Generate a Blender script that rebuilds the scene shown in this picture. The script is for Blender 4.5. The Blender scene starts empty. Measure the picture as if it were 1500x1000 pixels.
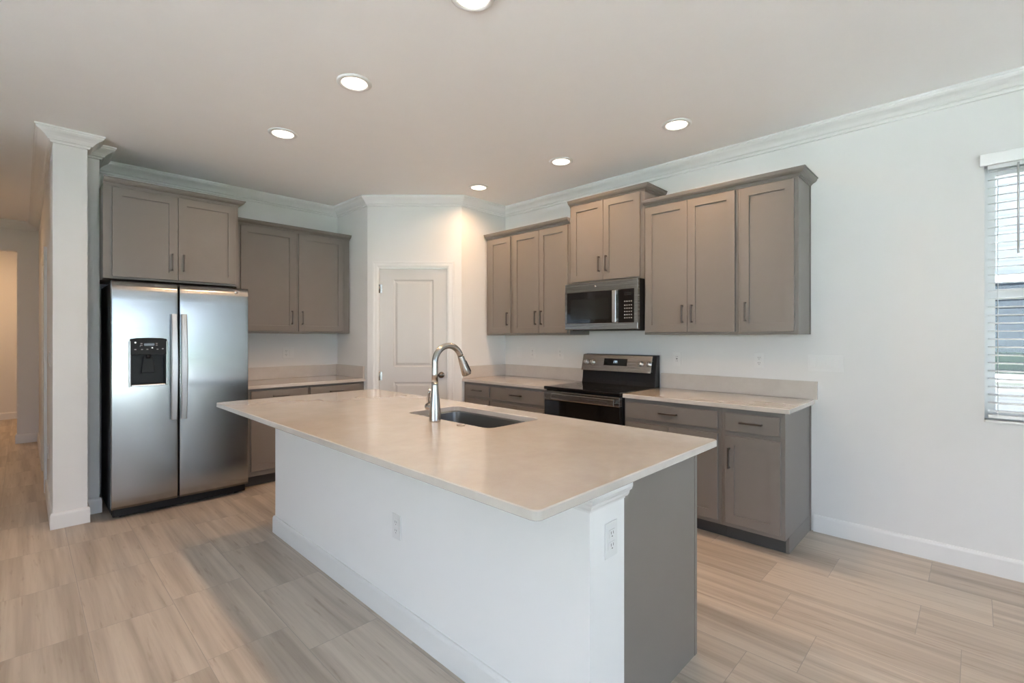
import bpy, bmesh, math, random
from mathutils import Vector, Matrix
random.seed(4)
S = bpy.context.scene
COL = S.collection

# ------------------------------------------------------------------ camera
FPX, CX, CY, YAW, CH = 698.88, 752.49, 492.97, 44.141, 1.3505
cd = bpy.data.cameras.new('camera'); cam = bpy.data.objects.new('camera', cd); COL.objects.link(cam)
cd.sensor_width = 36.0; cd.lens = FPX / 1500 * 36
cd.shift_x = (750 - CX) / 1500; cd.shift_y = (CY - 500) / 1500
cd.clip_start = 0.02; cd.clip_end = 200
cam.location = (0, 0, CH); cam.rotation_euler = (math.pi / 2, 0, math.radians(YAW - 90))
S.camera = cam

# ------------------------------------------------------------------ view + world
S.view_settings.view_transform = 'Standard'; S.view_settings.look = 'None'
S.view_settings.exposure = -0.47; S.view_settings.gamma = 1.0
S.view_settings.use_curve_mapping = False
S.cycles.max_bounces = 10; S.cycles.diffuse_bounces = 6; S.cycles.glossy_bounces = 4
S.cycles.sample_clamp_indirect = 40.0; S.cycles.caustics_reflective = False; S.cycles.caustics_refractive = False
SKY = 9.0
W = bpy.data.worlds.new('sky'); S.world = W; W.use_nodes = True
wn = W.node_tree.nodes; wl = W.node_tree.links
bg = wn['Background']; bg.inputs['Strength'].default_value = SKY
tc = wn.new('ShaderNodeTexCoord'); nz = wn.new('ShaderNodeTexNoise'); nz.inputs['Scale'].default_value = 2.2
nz.inputs['Detail'].default_value = 5
rp = wn.new('ShaderNodeValToRGB'); rp.color_ramp.elements[0].position = .38; rp.color_ramp.elements[1].position = .62
rp.color_ramp.elements[0].color = (.55, .74, 1.0, 1); rp.color_ramp.elements[1].color = (.84, .92, 1.0, 1)
wl.new(tc.outputs['Generated'], nz.inputs['Vector']); wl.new(nz.outputs['Fac'], rp.inputs['Fac']); wl.new(rp.outputs['Color'], bg.inputs['Color'])

sl = bpy.data.lights.new('sun', 'SUN'); sl.energy = 165.0; sl.angle = .01; sl.color = (1.0, .98, .96)
sun = bpy.data.objects.new('sun', sl); COL.objects.link(sun); sun.location = (0, 30, 40)
sun.rotation_euler = Vector((0, -.5, -1.0)).to_track_quat('-Z', 'Y').to_euler()   # high sun behind the house: lights the added bounce slabs, not the room

CAN_W, CAN_C = 12.0, (1.0, .60, .31)

# ------------------------------------------------------------------ room constants (metres)
XR, YF, ZC = 3.842, 5.236, 2.805          # range wall, fridge wall, ceiling
XL, YPL = 2.507, 4.5565                    # left pantry return
XPR, YPR = 3.197, 3.8605                   # right pantry return
XC0, XC1, YC, XC2, YC2 = .150, .332, 4.6475, .415, 4.844
RX0, RY0, YH, YHB = -4.6, -6.6, 8.70, 11.36
ZK = .914                                  # worktop height

# portals that let the sky in through the openings behind the camera
def portal(loc, rot, sx, sy):
    l = bpy.data.lights.new('portal', 'AREA'); l.shape = 'RECTANGLE'; l.size = sx; l.size_y = sy
    l.cycles.is_portal = True
    o = bpy.data.objects.new('daylight_opening', l); COL.objects.link(o); o.location = loc; o.rotation_euler = rot
portal((-.2, RY0 - .16, 1.2), (-math.pi / 2, 0, 0), 5.6, 2.4)
portal((XR + .16, -4.65, 1.2), (0, math.pi / 2, 0), 2.4, 1.3)
portal((RX0 - .16, -1.1, 1.35), (0, -math.pi / 2, 0), 2.1, 6.6)
portal((XR + .2, -.56, 1.6), (0, math.pi / 2, 0), 1.46, 1.06)

# ------------------------------------------------------------------ materials
def nodes(name):
    m = bpy.data.materials.new(name); m.use_nodes = True
    nt = m.node_tree; b = nt.nodes['Principled BSDF']
    return m, nt, b
def N(nt, t, **kw):
    n = nt.nodes.new(t)
    for k, v in kw.items():
        if k in n.inputs.keys(): n.inputs[k].default_value = v
        else: setattr(n, k, v)
    return n
def plain(name, col, rough=.5, metal=0, spec=.5, coat=0, bump=None, aniso=0, var=.04):
    m, nt, b = nodes(name)
    b.inputs['Roughness'].default_value = rough; b.inputs['Metallic'].default_value = metal
    b.inputs['Specular IOR Level'].default_value = spec; b.inputs['Coat Weight'].default_value = coat
    b.inputs['Coat Roughness'].default_value = .06; b.inputs['Anisotropic'].default_value = aniso
    g = N(nt, 'ShaderNodeNewGeometry')
    nz = N(nt, 'ShaderNodeTexNoise', Scale=7.0, Detail=3.0)
    nt.links.new(g.outputs['Position'], nz.inputs['Vector'])
    mx = N(nt, 'ShaderNodeMix', data_type='RGBA')
    mx.inputs[6].default_value = tuple(c * (1 - var) for c in col) + (1,)
    mx.inputs[7].default_value = tuple(min(1, c * (1 + var)) for c in col) + (1,)
    nt.links.new(nz.outputs['Fac'], mx.inputs[0]); nt.links.new(mx.outputs[2], b.inputs['Base Color'])
    if bump:
        n2 = N(nt, 'ShaderNodeTexNoise', Scale=bump[0], Detail=4.0)
        nt.links.new(g.outputs['Position'], n2.inputs['Vector'])
        bp = N(nt, 'ShaderNodeBump', Strength=bump[1], Distance=bump[2])
        nt.links.new(n2.outputs['Fac'], bp.inputs['Height']); nt.links.new(bp.outputs['Normal'], b.inputs['Normal'])
    return m
def emit(name, col, s):
    m, nt, b = nodes(name)
    b.inputs['Base Color'].default_value = (*col, 1); b.inputs['Emission Color'].default_value = (*col, 1)
    b.inputs['Emission Strength'].default_value = s
    return m
def brushed(name, col, rough, axis_scale, wave=0.0, aniso=0.0, tangent=(1, 0, 0)):
    m, nt, b = nodes(name)
    if aniso:
        b.inputs['Anisotropic'].default_value = aniso
        tg = N(nt, 'ShaderNodeCombineXYZ')
        for i_ in range(3): tg.inputs[i_].default_value = tangent[i_]
        nt.links.new(tg.outputs[0], b.inputs['Tangent'])
    b.inputs['Metallic'].default_value = 1; b.inputs['Base Color'].default_value = (*col, 1)
    g = N(nt, 'ShaderNodeNewGeometry'); mp = N(nt, 'ShaderNodeMapping'); mp.inputs['Scale'].default_value = axis_scale
    nt.links.new(g.outputs['Position'], mp.inputs['Vector'])
    nz = N(nt, 'ShaderNodeTexNoise', Scale=1.0, Detail=2.0); nt.links.new(mp.outputs['Vector'], nz.inputs['Vector'])
    mr = N(nt, 'ShaderNodeMapRange'); mr.inputs[3].default_value = rough * .75; mr.inputs[4].default_value = rough * 1.3
    nt.links.new(nz.outputs['Fac'], mr.inputs[0]); nt.links.new(mr.outputs[0], b.inputs['Roughness'])
    bp = N(nt, 'ShaderNodeBump', Strength=.01, Distance=.0002); nt.links.new(nz.outputs['Fac'], bp.inputs['Height'])
    last = bp
    if wave:
        n3 = N(nt, 'ShaderNodeTexNoise', Scale=2.3, Detail=1.0); nt.links.new(g.outputs['Position'], n3.inputs['Vector'])
        b2 = N(nt, 'ShaderNodeBump', Strength=1.0, Distance=wave); nt.links.new(n3.outputs['Fac'], b2.inputs['Height'])
        nt.links.new(bp.outputs['Normal'], b2.inputs['Normal']); last = b2
    nt.links.new(last.outputs['Normal'], b.inputs['Normal'])
    return m
def quartz(name):
    m, nt, b = nodes(name)
    b.inputs['Roughness'].default_value = .11; b.inputs['Coat Weight'].default_value = .45; b.inputs['Coat Roughness'].default_value = .03
    g = N(nt, 'ShaderNodeNewGeometry')
    a = N(nt, 'ShaderNodeTexNoise', Scale=5.0, Detail=6.0, Roughness=.7)
    v = N(nt, 'ShaderNodeTexVoronoi', Scale=140.0)
    nt.links.new(g.outputs['Position'], a.inputs['Vector']); nt.links.new(g.outputs['Position'], v.inputs['Vector'])
    r1 = N(nt, 'ShaderNodeValToRGB'); e = r1.color_ramp.elements
    e[0].position = .35; e[0].color = (.535, .495, .455, 1); e[1].position = .7; e[1].color = (.595, .56, .52, 1)
    nt.links.new(a.outputs['Fac'], r1.inputs['Fac'])
    r2 = N(nt, 'ShaderNodeValToRGB'); e = r2.color_ramp.elements
    e[0].position = .02; e[0].color = (.80, .78, .76, 1); e[1].position = .16; e[1].color = (1, 1, 1, 1)
    nt.links.new(v.outputs['Distance'], r2.inputs['Fac'])
    mx = N(nt, 'ShaderNodeMix', data_type='RGBA', blend_type='MULTIPLY'); mx.inputs[0].default_value = .55
    nt.links.new(r1.outputs['Color'], mx.inputs[6]); nt.links.new(r2.outputs['Color'], mx.inputs[7])
    nt.links.new(mx.outputs[2], b.inputs['Base Color'])
    return m
def floor_mat():
    m, nt, b = nodes('wood_look_tile'); L = nt.links.new
    def M(op, a, c=None, d=None):
        n = nt.nodes.new('ShaderNodeMath'); n.operation = op
        for i, v in enumerate((a, c, d)):
            if v is None: continue
            if isinstance(v, (int, float)): n.inputs[i].default_value = v
            else: L(v, n.inputs[i])
        return n.outputs[0]
    g = N(nt, 'ShaderNodeNewGeometry'); sp = N(nt, 'ShaderNodeSeparateXYZ'); L(g.outputs['Position'], sp.inputs[0])
    TW, TL = .3265, .656
    fx = M('DIVIDE', M('SUBTRACT', sp.outputs[0], .21), TW); ix = M('FLOOR', fx); rx = M('FRACT', fx)
    wn1 = N(nt, 'ShaderNodeTexWhiteNoise', noise_dimensions='1D'); L(M('ADD', ix, 3.3), wn1.inputs['W'])
    fy = M('ADD', M('DIVIDE', M('SUBTRACT', sp.outputs[1], 2.91), TL), M('MULTIPLY', wn1.outputs['Value'], 1.0)); iy = M('FLOOR', fy); ry = M('FRACT', fy)
    cb = N(nt, 'ShaderNodeCombineXYZ'); L(ix, cb.inputs[0]); L(iy, cb.inputs[1])
    wn2 = N(nt, 'ShaderNodeTexWhiteNoise', noise_dimensions='3D'); L(cb.outputs[0], wn2.inputs['Vector'])
    # grain, shifted by a random amount on every tile
    def grain(sx, sy, detail, k):
        c = N(nt, 'ShaderNodeCombineXYZ')
        L(M('ADD', M('MULTIPLY', sp.outputs[0], sx), M('MULTIPLY', wn2.outputs['Value'], 37.0 * k)), c.inputs[0])
        L(M('ADD', M('MULTIPLY', sp.outputs[1], sy), M('MULTIPLY', wn2.outputs['Value'], 91.0 * k)), c.inputs[1])
        n = N(nt, 'ShaderNodeTexNoise', Scale=1.0, Detail=detail, Roughness=.6); L(c.outputs[0], n.inputs['Vector'])
        return n.outputs['Fac']
    g1 = grain(13.0, .55, 2.0, 1.0); g2 = grain(70.0, 2.2, 5.0, 1.7); g3 = grain(34.0, 3.4, 3.0, 2.3)
    r1 = N(nt, 'ShaderNodeValToRGB'); e = r1.color_ramp.elements
    e[0].position = .36; e[0].color = (.40, .342, .288, 1); e[1].position = .60; e[1].color = (.55, .48, .41, 1)
    L(g1, r1.inputs['Fac'])
    r2 = N(nt, 'ShaderNodeValToRGB'); e = r2.color_ramp.elements
    e[0].position = .28; e[0].color = (.84, .82, .80, 1); e[1].position = .55; e[1].color = (1, 1, 1, 1)
    L(g2, r2.inputs['Fac'])
    r3 = N(nt, 'ShaderNodeValToRGB'); e = r3.color_ramp.elements
    e[0].position = .30; e[0].color = (.72, .66, .62, 1); e[1].position = .40; e[1].color = (1, 1, 1, 1)
    L(g3, r3.inputs['Fac'])
    m1 = N(nt, 'ShaderNodeMix', data_type='RGBA', blend_type='MULTIPLY'); m1.inputs[0].default_value = .75
    L(r1.outputs['Color'], m1.inputs[6]); L(r2.outputs['Color'], m1.inputs[7])
    m2 = N(nt, 'ShaderNodeMix', data_type='RGBA', blend_type='MULTIPLY'); m2.inputs[0].default_value = .6
    L(m1.outputs[2], m2.inputs[6]); L(r3.outputs['Color'], m2.inputs[7])
    hs = N(nt, 'ShaderNodeHueSaturation'); L(m2.outputs[2], hs.inputs['Color'])
    L(M('MULTIPLY_ADD', wn2.outputs['Value'], .16, .92), hs.inputs['Value'])
    ex = M('MULTIPLY', M('MINIMUM', rx, M('SUBTRACT', 1.0, rx)), TW); ey = M('MULTIPLY', M('MINIMUM', ry, M('SUBTRACT', 1.0, ry)), TL)
    ed = M('MINIMUM', ex, ey); gr = M('LESS_THAN', ed, .0013)
    m3 = N(nt, 'ShaderNodeMix', data_type='RGBA'); L(gr, m3.inputs[0]); L(hs.outputs['Color'], m3.inputs[6]); m3.inputs[7].default_value = (.33, .30, .27, 1)
    L(m3.outputs[2], b.inputs['Base Color'])
    b.inputs['Roughness'].default_value = .42; b.inputs['Specular IOR Level'].default_value = .4
    bp = N(nt, 'ShaderNodeBump', Strength=.35, Distance=.001); L(M('SUBTRACT', 1.0, gr), bp.inputs['Height']); L(bp.outputs['Normal'], b.inputs['Normal'])
    return m
def glass(name, tint=(1, 1, 1)):
    m, nt, b = nodes(name); nt.nodes.remove(b)
    out = nt.nodes['Material Output']
    t = N(nt, 'ShaderNodeBsdfTransparent', Color=(*tint, 1)); gl = N(nt, 'ShaderNodeBsdfGlossy', Roughness=.02)
    fr = N(nt, 'ShaderNodeFresnel', IOR=1.45); mx = N(nt, 'ShaderNodeMixShader')
    nt.links.new(fr.outputs[0], mx.inputs[0]); nt.links.new(t.outputs[0], mx.inputs[1]); nt.links.new(gl.outputs[0], mx.inputs[2])
    nt.links.new(mx.outputs[0], out.inputs['Surface'])
    return m
def siding(name):
    m, nt, b = nodes(name)
    g = N(nt, 'ShaderNodeNewGeometry'); sp = N(nt, 'ShaderNodeSeparateXYZ'); nt.links.new(g.outputs['Position'], sp.inputs[0])
    d = N(nt, 'ShaderNodeMath', operation='MULTIPLY'); d.inputs[1].default_value = 6.0; nt.links.new(sp.outputs[2], d.inputs[0])
    f = N(nt, 'ShaderNodeMath', operation='FRACT'); nt.links.new(d.outputs[0], f.inputs[0])
    r = N(nt, 'ShaderNodeValToRGB'); e = r.color_ramp.elements
    e[0].position = .0; e[0].color = (.17, .175, .18, 1); e[1].position = .1; e[1].color = (.25, .258, .265, 1)
    nt.links.new(f.outputs[0], r.inputs['Fac']); nt.links.new(r.outputs['Color'], b.inputs['Base Color'])
    return m

M_wall = plain('wall_paint', (.71, .71, .71), .6, spec=.3, bump=(160, .12, .001), var=.01)
M_ceil = plain('ceiling_paint', (.93, .93, .93), .75, spec=.2, bump=(38, .35, .002), var=.012)
M_trim = plain('trim_enamel', (.735, .735, .735), .32, var=.01)
M_floor = floor_mat()
M_cab = plain('grey_cabinet_paint', (.206, .185, .170), .40, spec=.4, var=.03)
M_toe = plain('dark_toe_kick', (.070, .068, .067), .5)
M_pull = plain('satin_nickel_pull', (.15, .135, .125), .30, metal=1)
M_quartz = quartz('white_quartz')
M_steel = brushed('fridge_steel', (.40, .41, .42), .22, (6, 6, 900), wave=.003, aniso=.85)
M_steel2 = brushed('appliance_steel', (.36, .345, .33), .25, (3, 3, 500), aniso=.7, tangent=(0, 1, 0))
M_steelh = plain('handle_steel', (.58, .58, .59), .3, metal=1, var=.01)
M_sink = plain('sink_steel', (.34, .35, .36), .3, metal=1, var=.02)
M_nickel = plain('brushed_nickel', (.44, .43, .42), .24, metal=1)
M_black = plain('black_plastic', (.010, .010, .011), .38, spec=.25)
M_blackm = plain('black_side_paint', (.010, .010, .011), .5, spec=.25)
M_glassblk = plain('black_glass', (.006, .006, .007), .06, spec=.6)
M_mesh = plain('dark_window_mesh', (.014, .015, .015), .16)
M_plate = plain('white_plastic', (.725, .725, .725), .35, var=.01)
M_slot = plain('slot_dark', (.10, .10, .10), .6)
M_blind = plain('white_blind', (.86, .87, .88), .4, var=.01)
M_vinyl = plain('white_vinyl', (.84, .85, .86), .35, var=.01)
M_glass = glass('clear_glass', (.97, .98, .98))
M_lens = emit('lamp_lens', (1.0, .90, .76), 6.0)
M_digit = emit('clock_digits', (.75, .90, 1.0), 1.6)
M_led = emit('button_light', (.9, .95, 1.0), 1.2)
M_mark = plain('grey_print', (.30, .30, .31), .4)
M_lawn = plain('lawn', (.050, .085, .045), .9, bump=(60, .6, .02), var=.35)
M_bounce = plain('bounce_concrete', (.54, .575, .62), .8)  # pale cool tone for the added slabs that bounce daylight indoors
M_path = plain('gravel', (.16, .16, .155), .9)
M_siding = siding('lap_siding')
M_dusk = plain('dark_pane', (.020, .028, .036), .12)
M_roof = plain('roof_shingle', (.10, .10, .11), .8)

# ------------------------------------------------------------------ mesh builder
WL = {}
class MB:
    def __init__(s, M=None): s.bm = bmesh.new(); s.M = M or Matrix.Identity(4)
    def _merge(s, b2):
        b2.transform(s.M); me = bpy.data.meshes.new('t'); b2.to_mesh(me); b2.free(); s.bm.from_mesh(me); bpy.data.meshes.remove(me); return s
    def box(s, x0, x1, y0, y1, z0, z1, bev=0, seg=2):
        b = bmesh.new(); bmesh.ops.create_cube(b, size=1)
        for v in b.verts:
            v.co = Vector(((x0 + x1) / 2 + v.co.x * abs(x1 - x0), (y0 + y1) / 2 + v.co.y * abs(y1 - y0), (z0 + z1) / 2 + v.co.z * abs(z1 - z0)))
        if bev: bmesh.ops.bevel(b, geom=b.edges[:], offset=bev, segments=seg, affect='EDGES', profile=.5, clamp_overlap=True)
        return s._merge(b)
    def prism(s, pts, a0, a1, axis='z', bev=0):
        """polygon pts extruded from a0 to a1 along axis; pts are the two other coordinates in x,y,z order"""
        b = bmesh.new()
        def mk(p, a): return {'z': (p[0], p[1], a), 'y': (p[0], a, p[1]), 'x': (a, p[0], p[1])}[axis]
        lo = [b.verts.new(mk(p, a0)) for p in pts]; hi = [b.verts.new(mk(p, a1)) for p in pts]
        b.faces.new(lo); b.faces.new(hi[::-1])
        for i in range(len(pts)):
            j = (i + 1) % len(pts); b.faces.new((lo[i], hi[i], hi[j], lo[j]))
        bmesh.ops.recalc_face_normals(b, faces=b.faces[:])
        if bev: bmesh.ops.bevel(b, geom=b.edges[:], offset=bev, segments=2, affect='EDGES', profile=.5, clamp_overlap=True)
        return s._merge(b)
    def cyl(s, p0, p1, r0, r1=None, n=24, bev=0):
        r1 = r0 if r1 is None else r1
        return s.lathe(p0, p1, [(0, 0), (0, r0), (1, r1), (1, 0)] if not bev else
                       [(0, 0), (0, r0 - bev), (bev / max(1e-6, (Vector(p1) - Vector(p0)).length), r0), (1 - bev / max(1e-6, (Vector(p1) - Vector(p0)).length), r1), (1, r1 - bev), (1, 0)], n)
    def lathe(s, p0, p1, prof, n=32):
        """prof: (t along p0->p1, radius)"""
        p0, p1 = Vector(p0), Vector(p1); d = p1 - p0; z = d.normalized()
        x = z.orthogonal().normalized(); y = z.cross(x); b = bmesh.new(); rings = []
        for t, r in prof:
            c = p0 + d * t
            if r < 1e-7: rings.append([b.verts.new(c)])
            else: rings.append([b.verts.new(c + x * r * math.cos(2 * math.pi * k / n) + y * r * math.sin(2 * math.pi * k / n)) for k in range(n)])
        for A, B in zip(rings, rings[1:]):
            if len(A) == 1 and len(B) == 1: continue
            for k in range(n):
                k2 = (k + 1) % n
                if len(A) == 1: b.faces.new((A[0], B[k], B[k2]))
                elif len(B) == 1: b.faces.new((A[k], A[k2], B[0]))
                else: b.faces.new((A[k], A[k2], B[k2], B[k]))
        for f in b.faces: f.smooth = True
        bmesh.ops.recalc_face_normals(b, faces=b.faces[:])
        return s._merge(b)
    def tube(s, pts, rads, n=20):
        pts = [Vector(p) for p in pts]
        if not isinstance(rads, (list, tuple)): rads = [rads] * len(pts)
        b = bmesh.new(); rings = []; ref = None
        for i, p in enumerate(pts):
            t = (pts[min(i + 1, len(pts) - 1)] - pts[max(i - 1, 0)]).normalized()
            if ref is None: ref = t.orthogonal().normalized()
            ref = (ref - t * ref.dot(t)).normalized(); y = t.cross(ref)
            rings.append([b.verts.new(p + (ref * math.cos(2 * math.pi * k / n) + y * math.sin(2 * math.pi * k / n)) * rads[i]) for k in range(n)])
        for A, B in zip(rings, rings[1:]):
            for k in range(n): b.faces.new((A[k], A[(k + 1) % n], B[(k + 1) % n], B[k]))
        b.faces.new(rings[0][::-1]); b.faces.new(rings[-1])
        for f in b.faces: f.smooth = len(f.verts) == 4
        bmesh.ops.recalc_face_normals(b, faces=b.faces[:])
        return s._merge(b)
    def sweep(s, a, b_, ma, mb, prof, ztop):
        """profile (projection, drop) swept from a to b (plan points) with mitre vectors ma, mb"""
        b = bmesh.new()
        A = [b.verts.new((a[0] + ma[0] * p, a[1] + ma[1] * p, ztop - d)) for p, d in prof]
        B = [b.verts.new((b_[0] + mb[0] * p, b_[1] + mb[1] * p, ztop - d)) for p, d in prof]
        n = len(prof)
        for i in range(n):
            j = (i + 1) % n; b.faces.new((A[i], B[i], B[j], A[j]))
        b.faces.new(A); b.faces.new(B[::-1])
        bmesh.ops.recalc_face_normals(b, faces=b.faces[:])
        return s._merge(b)
    def build(s, name, mat, parent=None, origin=None, kind=None):
        bm = s.bm; bmesh.ops.recalc_face_normals(bm, faces=bm.faces[:]) if False else None
        co = [v.co for v in bm.verts]
        if origin is None:
            origin = Vector(((min(c.x for c in co) + max(c.x for c in co)) / 2, (min(c.y for c in co) + max(c.y for c in co)) / 2, min(c.z for c in co)))
        origin = Vector(origin)
        bmesh.ops.translate(bm, verts=bm.verts[:], vec=-origin)
        me = bpy.data.meshes.new(name); bm.to_mesh(me); bm.free()
        me.materials.append(mat)
        o = bpy.data.objects.new(name, me); COL.objects.link(o); WL[o.name] = origin.copy()
        if parent is not None:
            o.parent = parent; o.location = origin - WL[parent.name]
        else: o.location = origin
        if kind: o['kind'] = kind
        return o
def thing(name, label, cat, loc, group=None):
    o = bpy.data.objects.new(name, None); COL.objects.link(o); o.location = loc; o.empty_display_size = .1
    WL[o.name] = Vector(loc); tag(o, label, cat, group); return o
def tag(o, label, cat, group=None):
    o['label'] = label; o['category'] = cat
    if group: o['group'] = group
    return o
def struct(name, mb, mat, parent=None):
    return mb.build(name, mat, parent, kind=None if parent else 'structure')
def frame(o, u, n):
    """local (u along, d outward, z up) -> world"""
    u = Vector((u[0], u[1], 0)); n = Vector((n[0], n[1], 0)); m = Matrix.Identity(4)
    m.col[0] = (*u, 0); m.col[1] = (*n, 0); m.col[2] = (0, 0, 1, 0); m.col[3] = (o[0], o[1], o[2] if len(o) > 2 else 0, 1)
    return m
def fixn(mb):
    bmesh.ops.recalc_face_normals(mb.bm, faces=mb.bm.faces[:]); return mb
FR_R = frame((XR, 0), (0, 1), (-1, 0))       # range wall: u = world y, d = distance from the wall
FR_B = frame((0, YF), (1, 0), (0, -1))       # fridge wall: u = world x

# ------------------------------------------------------------------ room shell
struct('floor', MB().box(RX0 - .15, XR + .15, RY0 - .15, YHB + .15, -.12, 0), M_floor)
struct('ceiling', MB().box(RX0 - .15, XR + .15, RY0 - .15, YHB + .15, ZC, ZC + .12), M_ceil)
WY0, WY1, WZ0, WZ1 = -1.09, -.032, .862, 2.335
b = MB(); T = .15
b.box(XR, XR + T, WY1, YPR + .11, 0, ZC); b.box(XR, XR + T, WY0, WY1, 0, WZ0); b.box(XR, XR + T, WY0, WY1, WZ1, ZC)
b.box(XR, XR + T, -4.0, WY0, 0, ZC); b.box(XR, XR + T, -5.3, -4.0, 2.4, ZC); b.box(XR, XR + T, RY0 - T, -5.3, 0, ZC)
struct('wall_right', b, M_wall)
b = MB(); b.box(RX0 - T, -3.0, RY0 - T, RY0, 0, ZC); b.box(2.6, XR, RY0 - T, RY0, 0, ZC); b.box(-3.0, 2.6, RY0 - T, RY0, 2.4, ZC)
struct('wall_rear', b, M_wall)
b = MB(); b.box(RX0 - T, RX0, RY0, -4.4, 0, ZC); b.box(RX0 - T, RX0, 2.2, 4.0, 0, ZC); b.box(RX0 - T, RX0, -4.4, 2.2, 0, .3); b.box(RX0 - T, RX0, -4.4, 2.2, 2.4, ZC)
struct('wall_left', b, M_wall)
struct('wall_living', MB().box(RX0 - T, -1.35, 4.0, 4.12, 0, ZC), M_wall)
struct('wall_hall_left', MB().box(-1.47, -1.35, 4.12, YHB, 0, ZC), M_wall)
b = MB(); b.box(-.045, XC0, YH, YH + .12, 0, ZC); b.box(-1.35, -.045, YH, YH + .12, 2.43, ZC)
struct('wall_hall_end', b, M_wall)
struct('wall_hall_back', MB().box(-1.47, .5, YHB, YHB + .12, 0, ZC), M_wall)
struct('wall_hall_right', MB().box(XC0, XC0 + .12, YH + .12, YHB, 0, ZC), M_wall)
struct('wall_wing', fixn(MB().prism([(XC0, YC), (XC1, YC), (XC1, YC2), (XC2, YC2), (XC2, YF + .15), (XC0 + .12, YF + .15), (XC0 + .12, YH + .12), (XC0, YH + .12)], 0, ZC)), M_wall)
struct('wall_back', MB().box(XC2, XL + .11, YF, YF + .15, 0, ZC), M_wall)
struct('wall_pantry_left', fixn(MB().prism([(XL, YPL), (XL + .11, YPL + .047), (XL + .11, YF), (XL, YF)], 0, ZC)), M_wall)
struct('wall_pantry_right', fixn(MB().prism([(XPR, YPR), (XR, YPR), (XR, YPR + .11), (XPR + .047, YPR + .11)], 0, ZC)), M_wall)
P0 = Vector((XL, YPL)); P1 = Vector((XPR, YPR)); LD = (P1 - P0).length; ud = (P1 - P0) / LD; nd = Vector((ud.y, -ud.x))
FR_D = frame((P0.x, P0.y), ud, nd)           # diagonal pantry wall
DS0, DS1, DZ = .117, .837, 2.072
b = MB(FR_D); b.box(0, DS0, -.11, 0, 0, ZC); b.box(DS1, LD, -.11, 0, 0, ZC); b.box(DS0, DS1, -.11, 0, DZ, ZC)
struct('wall_pantry_front', fixn(b), M_wall)

# crown moulding and baseboards
CROWN = [(0, 0), (.092, 0), (.092, .011), (.086, .014), (.084, .022), (.074, .032), (.058, .041), (.044, .052), (.033, .066), (.029, .070), (.029, .075), (.020, .078), (.014, .084), (.012, .092), (0, .094)]
path = [(XC0, YH), (XC0, YC), (XC1, YC), (XC1, YC2), (XC2, YC2), (XC2, YF), (XL, YF), (XL, YPL), (XPR, YPR), (XR, YPR), (XR, RY0)]
def seg_normals(path):
    out = []
    for a, c in zip(path, path[1:]):
        d = (Vector(c) - Vector(a)).normalized(); out.append(Vector((d.y, -d.x)))
    return out
def mitres(path, nn=None):
    nn = nn or seg_normals(path); m = [nn[0]]
    for n1, n2 in zip(nn, nn[1:]): m.append((n1 + n2) / (1 + n1.dot(n2)))
    m.append(nn[-1]); return m
mm = mitres(path)
for i in range(len(path) - 1):
    struct('trim_%d' % (i + 1), MB().sweep(path[i], path[i + 1], mm[i], mm[i + 1], CROWN, ZC), M_trim)
hp = [(-1.35, 4.12), (-1.35, YH), (XC0, YH)]; hm = mitres(hp)
for i in range(2): struct('trim_%d' % (20 + i), MB().sweep(hp[i], hp[i + 1], hm[i], hm[i + 1], CROWN, ZC), M_trim)
BASE = [(0, 0), (.007, 0), (.012, .008), (.014, .018), (.014, .115), (0, .115)]
def base(name, pts, skip=()):
    m = mitres(pts)
    b = MB()
    for i in range(len(pts) - 1): b.sweep(pts[i], pts[i + 1], m[i], m[i + 1], BASE, .115)
    struct('baseboard_' + name, b, M_trim)
base('wing', [(XC0, 5.78), (XC0, YC), (XC1, YC), (XC1, YC2), (XC2, YC2), (XC2, YF)])
base('hall', [(XC0, YH), (XC0, 6.83)])
base('hall_end', [(-.045, YH + .12), (-.045, YH), (XC0, YH)])
base('hall_back', [(-1.35, YHB), (XC0, YHB)])
base('right', [(XR, .815), (XR, -4.0)])
base('pantry_front', [(P0 + ud * .93).to_tuple(), P1.to_tuple()])

# pantry door (structure with its parts)
d1 = MB(FR_D)
st, dz0, f0, f1 = .115, .012, .003, -.032
ds0, ds1, dz1 = .125, .829, 2.060
ps0, ps1 = ds0 + .145, ds1 - .145
def panel_door(b, s0, s1, z0, z1, panels, d0, d1_, rec=.009):
    """flat slab d1_..d0 with moulded recessed panels on the front face"""
    p0, p1 = panels[0][0], panels[0][1]
    b.box(s0, p0, d1_, d0, z0, z1); b.box(p1, s1, d1_, d0, z0, z1)
    zs = [z0] + [v for p in panels for v in (p[2], p[3])] + [z1]
    for k in range(0, len(zs), 2): b.box(p0, p1, d1_, d0, zs[k], zs[k + 1])
    for (a, c, za, zb) in panels:
        w = .028
        bb = bmesh.new()
        def ring(o, d): return [bb.verts.new(v) for v in ((a + o, d, za + o), (c - o, d, za + o), (c - o, d, zb - o), (a + o, d, zb - o))]
        R = [ring(0, d0), ring(.006, d0 - rec * .7), ring(.013, d0 - rec), ring(.020, d0 - rec), ring(w + .012, d0 - .003)]
        for A, B in zip(R, R[1:]):
            for k in range(4): bb.faces.new((A[k], A[(k + 1) % 4], B[(k + 1) % 4], B[k]))
        bb.faces.new(R[-1]); b._merge(bb)
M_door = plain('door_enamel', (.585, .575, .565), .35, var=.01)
panel_door(d1, ds0, ds1, dz0, dz1, [(ps0, ps1, .22, .875), (ps0, ps1, 1.035, 1.945)], f0 - .012, f1)
door1 = struct('door_1', fixn(d1), M_door)
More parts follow.
